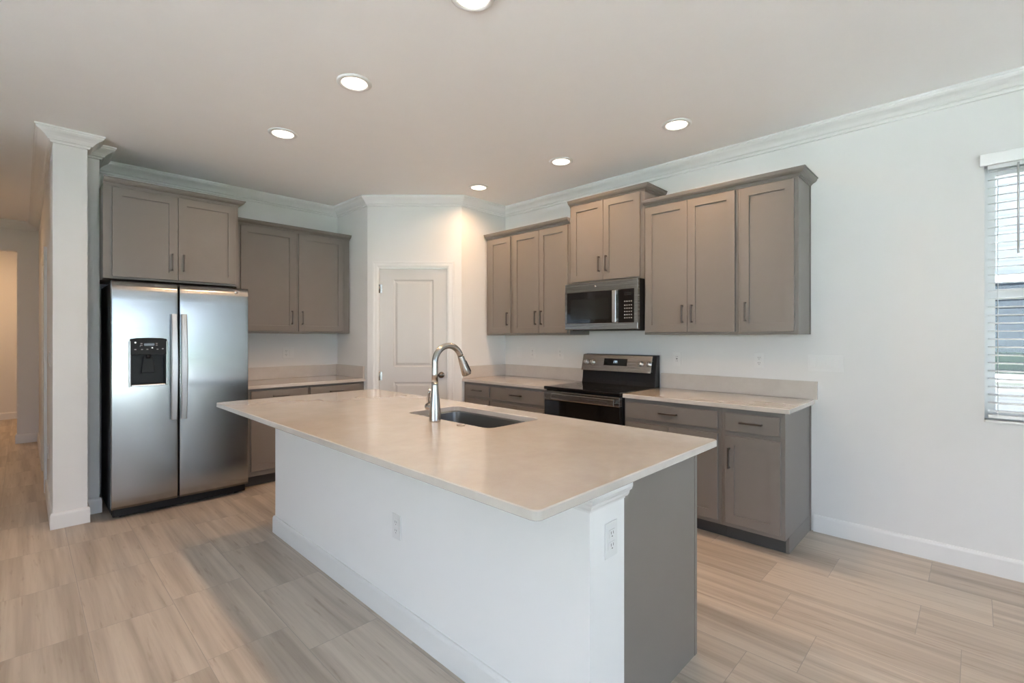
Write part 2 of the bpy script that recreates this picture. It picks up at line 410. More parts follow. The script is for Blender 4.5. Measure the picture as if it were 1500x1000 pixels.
def casing(parent, M, s0, s1, zt, w=.068):
    prof = [(0, 0), (.010, 0), (.013, .012), (.016, .02), (.016, .045), (.019, .052), (.019, w), (0, w)]
    b = MB(M)
    def strip(a, c, sgn, z0, z1, flip):
        pts = [(a + sgn * q, p) for p, q in prof]; b.prism(pts, z0, z1, 'z')
    pts = [(s0 - q, p) for p, q in prof]
    bb = bmesh.new()
    def ring(f): return [bb.verts.new(f(p, q)) for p, q in prof]
    R = [ring(lambda p, q: (s0 - q, p, 0)), ring(lambda p, q: (s0 - q, p, zt + q)), ring(lambda p, q: (s1 + q, p, zt + q)), ring(lambda p, q: (s1 + q, p, 0))]
    n = len(prof)
    for A, B in zip(R, R[1:]):
        for k in range(n): bb.faces.new((A[k], A[(k + 1) % n], B[(k + 1) % n], B[k]))
    bb.faces.new(R[0]); bb.faces.new(R[-1][::-1]); bmesh.ops.recalc_face_normals(bb, faces=bb.faces[:]); b._merge(bb)
    return fixn(b).build('casing', M_trim, parent)
casing(door1, FR_D, DS0 + .004, DS1 - .004, DZ - .004)
b = MB(FR_D); b.box(DS0, ds0 - .002, -.11, .0, 0, dz1 + .003); b.box(ds1 + .002, DS1, -.11, .0, 0, dz1 + .003); b.box(DS0, DS1, -.11, .0, dz1 + .003, DZ); fixn(b).build('jamb', M_trim, door1)
for hz in (.22, .94, 1.85):
    b = MB(FR_D); b.cyl((ds0 - .003, .004, hz - .044), (ds0 - .003, .004, hz + .044), .007, n=12); b.box(ds0 - .004, ds0 + .026, -.0095, -.0065, hz - .044, hz + .044)
    fixn(b).build('hinge', M_nickel, door1)
b = MB(FR_D); kc = (ds1 - .060, f0 - .012, .951)
b.lathe(kc, (kc[0], kc[1] + .064, kc[2]), [(0, 0), (0, .032), (.10, .032), (.14, .028), (.16, .012), (.42, .010), (.5, .018), (.62, .027), (.8, .029), (.93, .022), (1, 0)], 28)
fixn(b).build('door_knob', plain('knob_satin', (.16, .14, .125), .25, metal=1), door1)
b = MB(FR_D); b.box(ds1 - .002, ds1 + .010, -.012, -.004, .92, .985); fixn(b).build('strike_plate', M_nickel, door1)

# hall door on the wing wall
FR_H = frame((XC0, 0), (0, 1), (-1, 0))
b = MB(FR_H); panel_door(b, 5.86, 6.74, .012, 2.06, [(6.0, 6.6, .22, .875), (6.0, 6.6, 1.035, 1.945)], .006, .0005, .004)
door2 = struct('door_2', fixn(b), M_trim); casing(door2, FR_H, 5.855, 6.745, 2.062)

# ------------------------------------------------------------------ recessed lights
def can(x, y, label, visible=True):
    t = thing('recessed_light', label, 'ceiling light', (x, y, ZC), 'recessed ceiling lights')
    MB().lathe((x, y, ZC), (x, y, ZC - .010), [(0, .098), (.35, .098), (1, .088), (1, .076), (.55, .070), (.3, .070)], 40).build('trim_ring', M_trim, t)
    MB().lathe((x, y, ZC - .0005), (x, y, ZC - .0065), [(0, 0), (0, .071), (.8, .071), (1, .066), (1, 0)], 36).build('lens', M_lens, t)
    l = bpy.data.lights.new('lamp', 'AREA'); l.shape = 'DISK'; l.size = .13; l.energy = CAN_W; l.color = CAN_C; l.spread = math.radians(155)
    o = bpy.data.objects.new('lamp', l); COL.objects.link(o); o.parent = t; o.location = (0, 0, -.011)
can(1.340, 1.545, 'round recessed ceiling light cut by the top edge of the photo')
can(1.325, 2.557, 'second nearest recessed light of the left row, above the island sink')
can(1.300, 3.562, 'farthest recessed light of the left row, in front of the fridge')
can(3.123, 1.476, 'nearest recessed light of the right row, before the right cabinets')
can(3.113, 2.473, 'middle recessed light of the right row, in front of the microwave')
can(3.094, 3.479, 'smallest recessed light, beside the pantry corner')
# hall lamps beyond the doorway, out of view
def hidden_can(x, y, e=CAN_W):
    t = thing('recessed_light', 'recessed light in the hallway ceiling beyond the end opening' if y > 9 else 'recessed light in the hallway ceiling', 'ceiling light', (x, y, ZC), 'recessed ceiling lights')
    MB().lathe((x, y, ZC), (x, y, ZC - .010), [(0, .098), (.35, .098), (1, .088), (1, .076), (.55, .070), (.3, .070)], 24).build('trim_ring', M_trim, t)
    MB().lathe((x, y, ZC - .0005), (x, y, ZC - .0065), [(0, 0), (0, .071), (1, .066), (1, 0)], 24).build('lens', M_lens, t)
    l = bpy.data.lights.new('lamp', 'AREA'); l.shape = 'DISK'; l.size = .13; l.energy = e; l.color = CAN_C
    o = bpy.data.objects.new('lamp', l); COL.objects.link(o); o.parent = t; o.location = (0, 0, -.011)
hidden_can(-.6, 10.2, 27); hidden_can(-.65, 7.0, 8)

# ------------------------------------------------------------------ cabinets
PULL_L, PULL_P = .135, .030
def pull(M, u, d, z, horiz, parent, name='handle'):
    b = MB(M); h = PULL_L / 2; r = .0052
    if horiz:
        b.box(u - h, u + h, d + PULL_P - .010, d + PULL_P, z - r, z + r, .002)
        for q in (-1, 1): b.box(u + q * (h - .006) - .005, u + q * (h - .006) + .005, d, d + PULL_P - .008, z - r, z + r, .0015)
    else:
        b.box(u - r, u + r, d + PULL_P - .010, d + PULL_P, z - h, z + h, .002)
        for q in (-1, 1): b.box(u - r, u + r, d, d + PULL_P - .008, z + q * (h - .006) - .005, z + q * (h - .006) + .005, .0015)
    return fixn(b).build(name, M_pull, parent)
def shaker(M, u0, u1, z0, z1, d, parent, pu=None, pz=None, rail=.057, name='door', t=.019, rec=.010):
    b = MB(M)
    bb = bmesh.new()
    def ring(o, dd): return [bb.verts.new(v) for v in ((u0 + o, dd, z0 + o), (u1 - o, dd, z0 + o), (u1 - o, dd, z1 - o), (u0 + o, dd, z1 - o))]
    R = [ring(0, d), ring(0, d + t - .0015), ring(.0015, d + t), ring(rail, d + t), ring(rail + .0008, d + t - rec)]
    bb.faces.new(R[0][::-1])
    for A, B in zip(R, R[1:]):
        for k in range(4): bb.faces.new((A[k], A[(k + 1) % 4], B[(k + 1) % 4], B[k]))
    bb.faces.new(R[-1]); bmesh.ops.recalc_face_normals(bb, faces=bb.faces[:]); b._merge(bb)
    o = fixn(b).build(name, M_cab, parent)
    if pu is not None: pull(M, pu, d + t, pz, False, o)
    return o
def drawer(M, u0, u1, z0, z1, d, parent, t=.019):
    b = MB(M); b.box(u0, u1, d, d + t, z0, z1, .002); o = fixn(b).build('drawer', M_cab, parent)
    pull(M, (u0 + u1) / 2, d + t, (z0 + z1) / 2 + .003, True, o); return o
def carcass(M, u0, u1, z0, z1, d, parent, name='carcass'):
    b = MB(M); b.box(u0, u1, .001, d, z0, z1, .001, 1); return fixn(b).build(name, M_cab, parent)
CABC = [(0, 0), (.049, 0), (.049, .007), (.044, .007), (.043, .012), (.040, .020), (.031, .029), (.020, .034), (.016, .035), (.016, .040), (.010, .040), (.009, .046), (.005, .046), (.005, .054), (0, .054)]
def cab_crown(M, pts, ztop, parent=None, prof=CABC, name='crown'):
    """pts in local (u,d) plan; exterior on the right of travel in world"""
    wp = [(M @ Vector((p[0], p[1], 0))).xy for p in pts]; m = mitres(wp); b = MB()
    for i in range(len(wp) - 1): b.sweep(wp[i], wp[i + 1], m[i], m[i + 1], prof, ztop)
    return b.build(name, M_cab, parent)
DU = .305       # depth of wall cabinet boxes
ZU0, ZU1 = 1.367, 2.412
def base_unit(M, u0, u1, parent, toe=.085, d=.61):
    carcass(M, u0, u1, .105, .884, d, parent)
    b = MB(M); b.box(u0, u1, .001, d - toe, .001, .105); fixn(b).build('toe_kick', M_toe, parent)

# --- range wall, right of the cooker
YB0 = .835
t = thing('wall_cabinet', 'grey single door wall cabinet at the free end by the window wall', 'cabinet', (XR - .15, 1.02, ZU0), 'wall cabinets')
carcass(FR_R, .8365, 1.2135, ZU0, ZU1, DU, t)
shaker(FR_R, .858, 1.194, ZU0 + .019, 2.389, DU, t, 1.158, 1.524)
b = MB(FR_R); b.box(.8315, .8365, .001, .022, ZU0, ZU1); fixn(b).build('scribe_strip', M_cab, t)
t = thing('wall_cabinet', 'grey double door wall cabinet just right of the microwave', 'cabinet', (XR - .15, 1.575, ZU0), 'wall cabinets')
carcass(FR_R, 1.2145, 1.943, ZU0, ZU1, DU, t)
shaker(FR_R, 1.231, 1.576, ZU0 + .019, 2.389, DU, t, 1.541, 1.524); shaker(FR_R, 1.579, 1.929, ZU0 + .019, 2.389, DU, t, 1.614, 1.524)
o = cab_crown(FR_R, [(1.943, DU), (.8365, DU), (.8365, .0)], 2.452, None, name='cabinet_crown')
tag(o, 'grey crown moulding capping the cabinets right of the microwave', 'moulding')
# --- over the microwave
t = thing('wall_cabinet', 'short grey double door cabinet above the microwave', 'cabinet', (XR - .15, 2.325, 1.826), 'wall cabinets')
carcass(FR_R, 1.944, 2.7025, 1.826, 2.548, DU, t)
shaker(FR_R, 1.981, 2.332, 1.845, 2.540, DU, t, 2.297, 1.985); shaker(FR_R, 2.335, 2.678, 1.845, 2.540, DU, t, 2.370, 1.985)
cab_crown(FR_R, [(2.7025, DU), (1.944, DU), (1.944, .0)], 2.592, t)
# --- left of the cooker
t = thing('wall_cabinet', 'grey double door wall cabinet just left of the microwave', 'cabinet', (XR - .15, 3.08, ZU0), 'wall cabinets')
carcass(FR_R, 2.7035, 3.4475, ZU0, ZU1, DU, t)
shaker(FR_R, 2.722, 3.072, ZU0 + .019, 2.389, DU, t, 3.037, 1.535); shaker(FR_R, 3.075, 3.428, ZU0 + .019, 2.389, DU, t, 3.110, 1.535)
t = thing('wall_cabinet', 'narrow grey single door wall cabinet beside the pantry wall', 'cabinet', (XR - .15, 3.64, ZU0), 'wall cabinets')
carcass(FR_R, 3.4485, 3.840, ZU0, ZU1, DU, t)
shaker(FR_R, 3.466, 3.786, ZU0 + .019, 2.389, DU, t, 3.501, 1.535)
o = cab_crown(FR_R, [(3.840, DU), (2.7035, DU)], 2.452, None, name='cabinet_crown'); tag(o, 'grey crown moulding capping the cabinets left of the microwave', 'moulding')
# --- base cabinets, range wall
t = thing('base_cabinet', 'grey base cabinet with one drawer over one door at the free end', 'cabinet', (XR - .3, 1.02, 0), 'base cabinets')
base_unit(FR_R, YB0, 1.2135, t)
drawer(FR_R, .862, 1.187, .738, .853, .61, t); shaker(FR_R, .858, 1.187, .135, .706, .61, t, 1.158, .562)
b = MB(FR_R); b.box(YB0 - .001, YB0 + .018, .001, .61 - .083, .0005, .106, .0005, 1); fixn(b).build('side_panel', M_cab, t)
b = MB(FR_R); b.box(YB0 - .006, YB0, .001, .02, .0, .884); fixn(b).build('scribe_strip', M_cab, t)
t = thing('base_cabinet', 'wide grey base cabinet just right of the cooker, half hidden by the island', 'cabinet', (XR - .3, 1.575, 0), 'base cabinets')
base_unit(FR_R, 1.2145, 1.944, t)
drawer(FR_R, 1.236, 1.924, .738, .853, .61, t); shaker(FR_R, 1.236, 1.578, .135, .706, .61, t, 1.543, .562); shaker(FR_R, 1.582, 1.924, .135, .706, .61, t, 1.617, .562)
t = thing('base_cabinet', 'wide grey base cabinet just left of the cooker', 'cabinet', (XR - .3, 3.08, 0), 'base cabinets')
base_unit(FR_R, 2.723, 3.4405, t)
drawer(FR_R, 2.745, 3.421, .738, .858, .61, t); shaker(FR_R, 2.745, 3.081, .135, .706, .61, t, 3.046, .562); shaker(FR_R, 3.085, 3.421, .135, .706, .61, t, 3.12, .562)
t = thing('base_cabinet', 'narrow grey base cabinet with drawers in the corner by the pantry', 'cabinet', (XR - .3, 3.65, 0), 'base cabinets')
base_unit(FR_R, 3.4415, 3.856, t)
drawer(FR_R, 3.461, 3.804, .748, .858, .61, t); shaker(FR_R, 3.461, 3.804, .135, .716, .61, t, 3.50, .562)

# --- fridge wall
t = thing('wall_cabinet', 'deep grey double door cabinet above the refrigerator', 'cabinet', (.87, YF - .3, 1.79), 'wall cabinets')
carcass(FR_B, .4165, 1.316, 1.787, 2.492, .600, t)
shaker(FR_B, .468, .874, 1.803, 2.468, .600, t, .838, 1.945); shaker(FR_B, .878, 1.292, 1.803, 2.468, .600, t, .914, 1.945)
cab_crown(FR_B, [(.4165, .600), (1.316, .600), (1.316, 0)], 2.532, t)
t = thing('wall_cabinet', 'grey two door wall cabinet between the fridge and the pantry', 'cabinet', (1.94, YF - .15, ZU0), 'wall cabinets')
carcass(FR_B, 1.385, 2.496, ZU0 + .018, ZU1, DU, t)
shaker(FR_B, 1.418, 1.914, ZU0 + .037, 2.392, DU, t, 1.879, 1.541); shaker(FR_B, 1.947, 2.418, ZU0 + .037, 2.392, DU, t, 1.982, 1.541)
cab_crown(FR_B, [(1.385, DU), (2.499, DU)], 2.452, t)
t = thing('base_cabinet', 'grey base cabinet next to the refrigerator, partly behind the island corner', 'cabinet', (1.66, YF - .3, 0), 'base cabinets')
base_unit(FR_B, 1.385, 1.9225, t)
drawer(FR_B, 1.412, 1.910, .748, .862, .61, t); shaker(FR_B, 1.412, 1.910, .150, .716, .61, t, 1.875, .57)
t = thing('base_cabinet', 'grey base cabinet against the pantry side wall, mostly behind the island', 'cabinet', (2.2, YF - .3, 0), 'base cabinets')
base_unit(FR_B, 1.9235, 2.504, t)
drawer(FR_B, 1.936, 2.450, .748, .862, .61, t); shaker(FR_B, 1.936, 2.450, .150, .716, .61, t, 1.971, .57)

# --- worktops and splashbacks
def slab(M, u0, u1, d0, d1, name='countertop', z1=ZK, th=.030, bev=.003):
    b = MB(M); b.box(u0, u1, d0, d1, z1 - th, z1, bev); return fixn(b).build(name, M_quartz)
tag(slab(FR_R, .803, 1.9465, .001, .640), 'white quartz worktop right of the cooker', 'countertop', 'wall worktops')
tag(slab(FR_R, 2.7195, 3.8595, .001, .640), 'white quartz worktop left of the cooker', 'countertop', 'wall worktops')
tag(slab(FR_B, 1.3805, 2.506, .001, .640), 'white quartz worktop between the fridge and pantry wall', 'countertop', 'wall worktops')
ZS = 1.040
def splash(M, u0, u1, d0, d1): 
    b = MB(M); b.box(u0, u1, d0, d1, ZK + .0005, ZS, .0015); return fixn(b)
tag(splash(FR_R, .790, 1.9465, .001, .021).build('backsplash', M_quartz), 'low quartz splashback on the wall right of the cooker', 'backsplash', 'splashbacks')
b = splash(FR_R, 2.7195, 3.838, .001, .021)
b.box(3.8385, 3.8595, .001, .625, ZK + .0005, ZS, .0015); fixn(b)
tag(b.build('backsplash', M_quartz), 'low quartz splashback in the corner left of the cooker', 'backsplash', 'splashbacks')
b = splash(FR_B, 1.3805, 2.485, .001, .021); b.box(2.4855, 2.506, .001, .625, ZK + .0005, ZS, .0015); fixn(b)
tag(b.build('backsplash', M_quartz), 'low quartz splashback behind the worktop beside the fridge', 'backsplash', 'splashbacks')

# ------------------------------------------------------------------ refrigerator
FX0, FX1, FY, FZ0, FZ1 = .4515, 1.3615, 4.513, .085, 1.760
t = thing('refrigerator', 'side by side stainless steel refrigerator with dispenser in the left door', 'refrigerator', ((FX0 + FX1) / 2, 4.88, 0))
MB().box(FX0 + .006, FX1 - .006, FY + .068, YF - .03, .030, FZ1 - .012, .004).build('body', M_blackm, t)
MB().box(FX0 + .012, FX1 - .012, FY + .050, FY + .075, .018, FZ0 - .006, .003).build('base_grille', M_black, t)
for x in (FX0 + .07, FX1 - .07): MB().cyl((x - .015, FY + .10, .030), (x + .015, FY + .10, .030), .029, n=20).build('roller', M_black, t)
def fridge_door(name, x0, x1, hole=None, bulge=.007):
    xs = set(x0 + (x1 - x0) * k / 16 for k in range(17)); zs = set(FZ0 + (FZ1 - FZ0) * k / 24 for k in range(25))
    if hole:
        hx0, hx1, hz0, hz1 = hole
        xs = {x for x in xs if min(abs(x - hx0), abs(x - hx1)) > .008} | {hx0, hx1}; zs = {z for z in zs if min(abs(z - hz0), abs(z - hz1)) > .012} | {hz0, hz1}
    r = .006
    xs |= {x0 + r * k / 4 for k in range(5)} | {x1 - r * k / 4 for k in range(5)}
    xs = sorted(xs); zs = sorted(zs)
    def fy(x, z):
        q = (2 * (x - x0) / (x1 - x0) - 1); y = FY - bulge * (1 - q * q)
        for e in (x - x0, x1 - x, z - FZ0, FZ1 - z):
            if e < r: y += r - math.sqrt(max(0, r * r - (r - e) ** 2))
        return y
    b = bmesh.new(); V = [[b.verts.new((x, fy(x, z), z)) for z in zs] for x in xs]
    for i in range(len(xs) - 1):
        for j in range(len(zs) - 1):
            if hole and hx0 - 1e-6 < (xs[i] + xs[i + 1]) / 2 < hx1 + 1e-6 and hz0 < (zs[j] + zs[j + 1]) / 2 < hz1: continue
            b.faces.new((V[i][j], V[i + 1][j], V[i + 1][j + 1], V[i][j + 1])).smooth = True
    per = [V[i][0] for i in range(len(xs))] + [V[-1][j] for j in range(1, len(zs))] + [V[i][-1] for i in range(len(xs) - 2, -1, -1)] + [V[0][j] for j in range(len(zs) - 2, 0, -1)]
    bk = [b.verts.new((v.co.x, FY + .062, v.co.z)) for v in per]
    for k in range(len(per)):
        k2 = (k + 1) % len(per); b.faces.new((per[k2], per[k], bk[k], bk[k2]))
    b.faces.new(bk)
    bmesh.ops.recalc_face_normals(b, faces=b.faces[:])
    m = MB(); m._merge(b); return m.build(name, M_steel, t)
HX0, HX1, HZ0, HZ1 = .562, .776, .982, 1.330
dl = fridge_door('freezer_door', FX0, .8555, (HX0, HX1, HZ0, HZ1)); dr = fridge_door('refrigerator_door', .8655, FX1)
def fridge_handle(par, xc, w=.034):
    b = bmesh.new(); rings = []; n = 26
    for k in range(n + 1):
        q = k / n; z = .705 + (1.528 - .705) * q
        yf = FY - .040 - .022 * math.sin(math.pi * q); yb = yf + .016
        ww = w / 2 * (1 - .10 * abs(2 * q - 1))
        rings.append([b.verts.new(p) for p in ((xc - ww, yb, z), (xc - ww, yf + .006, z), (xc - ww * .72, yf, z), (xc + ww * .72, yf, z), (xc + ww, yf + .006, z), (xc + ww, yb, z))])
    for A, B in zip(rings, rings[1:]):
        for k in range(6): b.faces.new((A[k], A[(k + 1) % 6], B[(k + 1) % 6], B[k]))
    b.faces.new(rings[0]); b.faces.new(rings[-1][::-1]); bmesh.ops.recalc_face_normals(b, faces=b.faces[:])
    m = MB(); m._merge(b)
    for z in (.735, 1.495): m.box(xc - .011, xc + .011, FY - .036, FY + .004, z - .020, z + .020, .003)
    m.build('handle', M_steelh, par)
fridge_handle(dl, .825, .044); fridge_handle(dr, .889, .044)
# dispenser
disp = MB()
y0 = FY - .006
disp.box(HX0, HX1, FY + .045, FY + .055, HZ0, HZ1)                     # back of the recess
disp.box(HX0, HX0 + .006, y0, FY + .05, HZ0, HZ1); disp.box(HX1 - .006, HX1, y0, FY + .05, HZ0, HZ1)
disp.box(HX0, HX1, y0, FY + .05, HZ0, HZ0 + .010)
dsp = disp.build('dispenser', M_black, dl)
MB().prism([(HX0 - .006, HZ1 - .115), (HX1 + .006, HZ1 - .115), (HX1 + .006, HZ1 + .003), (HX1 - .03, HZ1 + .010), ((HX0 + HX1) / 2, HZ1 + .013), (HX0 + .03, HZ1 + .010), (HX0 - .006, HZ1 + .003)], FY - .012, FY + .04, 'y', .003).build('control_panel', M_black, dsp)
cp = [o for o in dsp.children][0]
MB().box(.640, .703, FY - .0135, FY - .0115, 1.282, 1.300).build('display', M_glassblk, cp)
for x, z in ((.625, 1.299), (.625, 1.286), (.717, 1.299), (.717, 1.286), (.588, 1.255), (.628, 1.255), (.660, 1.255), (.722, 1.255), (.755, 1.258)):
    MB().box(x - .006, x + .006, FY - .0135, FY - .0115, z - .0035, z + .0035, .001).build('button', M_mark, cp)
MB().cyl((.690, FY - .0118, 1.266), (.690, FY - .0145, 1.266), .0048, n=16).build('lit_button', M_led, cp)
MB().lathe((.588, FY - .0118, 1.306), (.588, FY - .0140, 1.306), [(0, 0), (0, .0055), (1, .0055), (1, 0)], 18).build('emblem', M_led, cp)
MB().lathe((.669, FY + .018, 1.215), (.669, FY + .018, 1.185), [(0, 0), (0, .020), (1, .014), (1, 0)], 20).build('nozzle', M_black, dsp)
MB().prism([(.640, 1.20), (.700, 1.20), (.712, 1.075), (.628, 1.075)], FY + .022, FY + .030, 'y', .003).build('paddle', M_black, dsp)
MB().box(HX0 + .004, HX1 - .004, FY - .016, FY + .045, HZ0 - .004, HZ0 + .008, .003).build('drip_tray', M_steelh, dsp)
for x in (HX0 - .006, HX1 + .006): MB().box(x - .007, x + .007, FY - .013, FY + .010, HZ0 - .006, HZ1 - .010, .005).build('side_trim', M_steelh, dsp)
# round badge on the right door
bx, bz, by = 1.266, 1.727, FY - .0012
b = MB(); b.lathe((bx, by + .002, bz), (bx, by - .0025, bz), [(0, 0), (0, .0135), (.8, .0135), (1, .0125), (1, 0)], 28)
badge = b.build('badge', M_nickel, dr)
b = MB()
for (cx_, cz_, r_, a0, a1) in ((-.0035, .0005, .0052, 40, 330), (.0038, .0022, .0030, 60, 300), (.0038, -.0030, .0032, 60, 320)):
    b.tube([(bx + cx_ + r_ * math.cos(math.radians(a0 + (a1 - a0) * k / 14)), by - .0028, bz + cz_ + r_ * math.sin(math.radians(a0 + (a1 - a0) * k / 14))) for k in range(15)], .0007, 6)
b.lathe((bx, by - .0022, bz), (bx, by - .0030, bz), [(0, .0108), (1, .0108), (1, .0118), (0, .0118)], 28)
b.build('emblem', M_mark, badge)

# ------------------------------------------------------------------ microwave
MY0, MY1, MZ0, MZ1, MXF = 1.952, 2.690, 1.412, 1.8245, 3.442
t = thing('microwave', 'stainless over the range microwave under the short cabinet', 'microwave', (XR - .2, 2.32, MZ0))
MB().box(MXF + .030, XR - .002, MY0, MY1, MZ0, MZ1, .002).build('body', M_blackm, t)
wy0, wy1, wz0, wz1 = 2.190, 2.668, 1.468, 1.740
cy0, cy1 = 1.985, 2.135
b = MB()
b.box(MXF, MXF + .030, MY0, MY1, wz1, MZ1, .004); b.box(MXF, MXF + .030, MY0, MY1, MZ0, wz0, .004)
b.box(MXF, MXF + .030, wy1, MY1, wz0 - .004, wz1 + .004); b.box(MXF, MXF + .030, MY0, cy0, wz0 - .004, wz1 + .004)
b.build('front_frame', M_steel2, t)
dd = MB().box(MXF + .003, MXF + .030, wy0 - .005, wy1, wz0, wz1, .002).build('door', M_glassblk, t)
MB().box(MXF + .0015, MXF + .0035, wy0 + .035, wy1 - .040, wz0 + .030, wz1 - .060).build('window', M_mesh, dd)
b = MB(); hw = (2.138, 2.186)
b.box(MXF - .022, MXF - .010, hw[0] + .006, hw[1] - .004, wz0 + .004, wz1 - .004, .004)
for z in (wz0 + .025, wz1 - .025): b.box(MXF - .012, MXF + .004, hw[0] + .014, hw[1] - .012, z - .012, z + .012, .002)
b.build('handle', M_steelh, dd)
MB().box(MXF + .004, MXF + .030, hw[0], hw[1], wz0, wz1).build('handle_strip', M_steel2, dd)
cpn = MB().box(MXF + .003, MXF + .030, cy0, cy1, wz0, wz1, .002).build('control_panel', M_glassblk, t)
for r in range(6):
    for c in range(4):
        y = 2.012 + c * .020; z = 1.505 + r * .026 + (.006 if r > 4 else 0)
        MB().box(MXF + .0022, MXF + .0034, y - .0055, y + .0055, z - .0045, z + .0045).build('key', M_mark, cpn)
MB().box(MXF + .0022, MXF + .0034, 2.010, 2.075, 1.690, 1.715).build('display', M_mesh, cpn)
MB().lathe((MXF + .0005, 2.36, 1.782), (MXF - .002, 2.36, 1.782), [(0, 0), (0, .011), (1, .010), (1, 0)], 24).build('badge', M_nickel, t)
MB().box(MXF + .05, XR - .05, MY0 + .05, MY1 - .05, MZ0 - .008, MZ0 + .001).build('grease_filter', M_black, t)

# ------------------------------------------------------------------ range
RY0_, RY1_ = 1.9525, 2.7135
t = thing('range', 'black and stainless electric range with glass cooktop under the microwave', 'range', (XR - .33, 2.333, 0))
MB().box(3.215, XR - .003, RY0_, RY1_, .045, .900, .002).build('body', M_blackm, t)
for x in (3.26, XR - .06):
    for y in (RY0_ + .05, RY1_ - .05): MB().cyl((x, y, 0), (x, y, .046), .016, n=14).build('foot', M_black, t)
ck = MB().box(3.170, XR - .025, RY0_ + .001, RY1_ - .001, .895, .921, .006).build('cooktop', M_glassblk, t)
M_ring = plain('burner_print', (.022, .022, .023), .1)
for x, y, r in ((3.33, 2.15, .115), (3.33, 2.53, .085), (3.58, 2.15, .085), (3.58, 2.53, .105)):
    MB().lathe((x, y, .9211), (x, y, .9216), [(0, r - .004), (1, r - .004), (1, r), (0, r)], 40).build('burner', M_ring, ck)
od = MB().box(3.176, 3.215, RY0_ + .004, RY1_ - .004, .215, .808, .004).build('oven_door', M_glassblk, t)
MB().box(3.174, 3.215, RY0_ + .004, RY1_ - .004, .809, .885, .003).build('door_rail', M_steel2, od)
b = MB(); b.box(3.128, 3.142, RY0_ + .030, RY1_ - .115, .818, .872, .005)
for y in (RY0_ + .045, RY1_ - .135): b.box(3.140, 3.176, y - .012, y + .012, .832, .860, .002)
b.build('handle', M_steel2, od)
MB().box(3.1745, 3.1765, RY0_ + .10, RY1_ - .10, .36, .68).build('window', M_mesh, od)
dw = MB().box(3.178, 3.215, RY0_ + .004, RY1_ - .004, .055, .205, .004).build('storage_drawer', M_black, t)
bgd = MB().prism([(XR - .022, .915), (XR - .115, .915), (XR - .105, .960), (XR - .098, 1.030), (XR - .070, 1.186), (XR - .022, 1.190)], RY0_ + .004, RY1_ - .004, 'y', .003).build('backguard', M_black, t)
PA = Vector((XR - .128, 1.036)); PB = Vector((XR - .090, 1.184))       # slanted control panel, (x,z)
pdv = (PB - PA).normalized(); pn = Vector((-pdv.y, pdv.x))
panel = MB().prism([PA.to_tuple(), PB.to_tuple(), (PB.x + .030, PB.y), (PA.x + .030, PA.y)], RY0_ + .035, RY1_ - .006, 'y', .003).build('control_panel', M_steel2, bgd)
def onp(y, s, off): 
    q = PA + pdv * s * (PB - PA).length + pn * off; return (q.x, y, q.y)
def slant_box(b, y0, y1, s0, s1, o0, o1):
    L_ = (PB - PA).length
    pts = [PA + pdv * s0 * L_ + pn * o0, PA + pdv * s1 * L_ + pn * o0, PA + pdv * s1 * L_ + pn * o1, PA + pdv * s0 * L_ + pn * o1]
    b.prism([p.to_tuple() for p in pts], y0, y1, 'y')
b = MB(); slant_box(b, 2.225, 2.465, .36, .78, -.002, .0015); dsp2 = b.build('display', M_glassblk, panel)
for y in (2.655, 2.585, 2.085, 2.010):
    b = MB(); b.lathe(onp(y, .52, .0005), onp(y, .52, .030), [(0, 0), (0, .024), (.18, .024), (.22, .019), (.95, .017), (1, .015), (1, 0)], 26)
    kn = b.build('knob', M_steelh, panel)
    b = MB(); slant_box(b, y - .0022, y + .0022, .43, .62, .030, .0315); b.build('pointer', M_slot, kn)
# clock digits as seven segment bars
SEG = {'2': 'abged', '4': 'fgbc', '8': 'abcdefg'}
b = MB()
def seg(yc, ch, w=.0065, s0=.52, s1=.66):
    sm = (s0 + s1) / 2; e = .0011; es = .008
    for k in SEG[ch]:
        q = dict(a=(yc - w / 2, yc + w / 2, s1 - es, s1), g=(yc - w / 2, yc + w / 2, sm - es / 2, sm + es / 2), d=(yc - w / 2, yc + w / 2, s0, s0 + es),
                 f=(yc + w / 2 - e, yc + w / 2, sm, s1), b=(yc - w / 2, yc - w / 2 + e, sm, s1), e=(yc + w / 2 - e, yc + w / 2, s0, sm), c=(yc - w / 2, yc - w / 2 + e, s0, sm))[k]
        slant_box(b, *q, .0014, .0022)
for yc, ch in ((2.357, '2'), (2.342, '8'), (2.330, '4')): seg(yc, ch)
b.build('clock', M_digit, dsp2)

# ------------------------------------------------------------------ island
IX0, IX1, IY0, IY1 = .894, 2.060, .787, 3.622
BX0, BX1, BY0, BY1, KX = 1.220, 2.005, .857, 3.481, 1.420
t = thing('kitchen_island', 'long white and grey kitchen island base under the quartz top', 'island', (1.6, 2.17, 0))
MB().box(BX0, KX, BY0, BY1, 0, .884).build('knee_wall', plain('knee_wall_paint', (.80, .80, .80), .5, spec=.3, bump=(160, .12, .001), var=.01), t)
def ring_path(): return [(KX, BY1), (BX0, BY1), (BX0, BY0), (KX, BY0)]
kp = ring_path(); kn_ = seg_normals(kp); 
if kn_[1].x > 0: kp = kp[::-1]
km = mitres(kp)
b = MB()
for i in range(3): b.sweep(kp[i], kp[i + 1], km[i], km[i + 1], BASE, .115)
b.build('baseboard', M_trim, t)
ITR = [(0, 0), (.034, 0), (.034, .030), (.030, .041), (.022, .048), (.019, .058), (.013, .067), (.004, .072), (.003, .078), (0, .078)]
b = MB()
for i in range(3): b.sweep(kp[i], kp[i + 1], km[i], km[i + 1], ITR, .884)
b.build('top_trim', M_trim, t)
SX0, SX1, SY0, SY1 = 1.545, 1.920, 1.662, 2.362
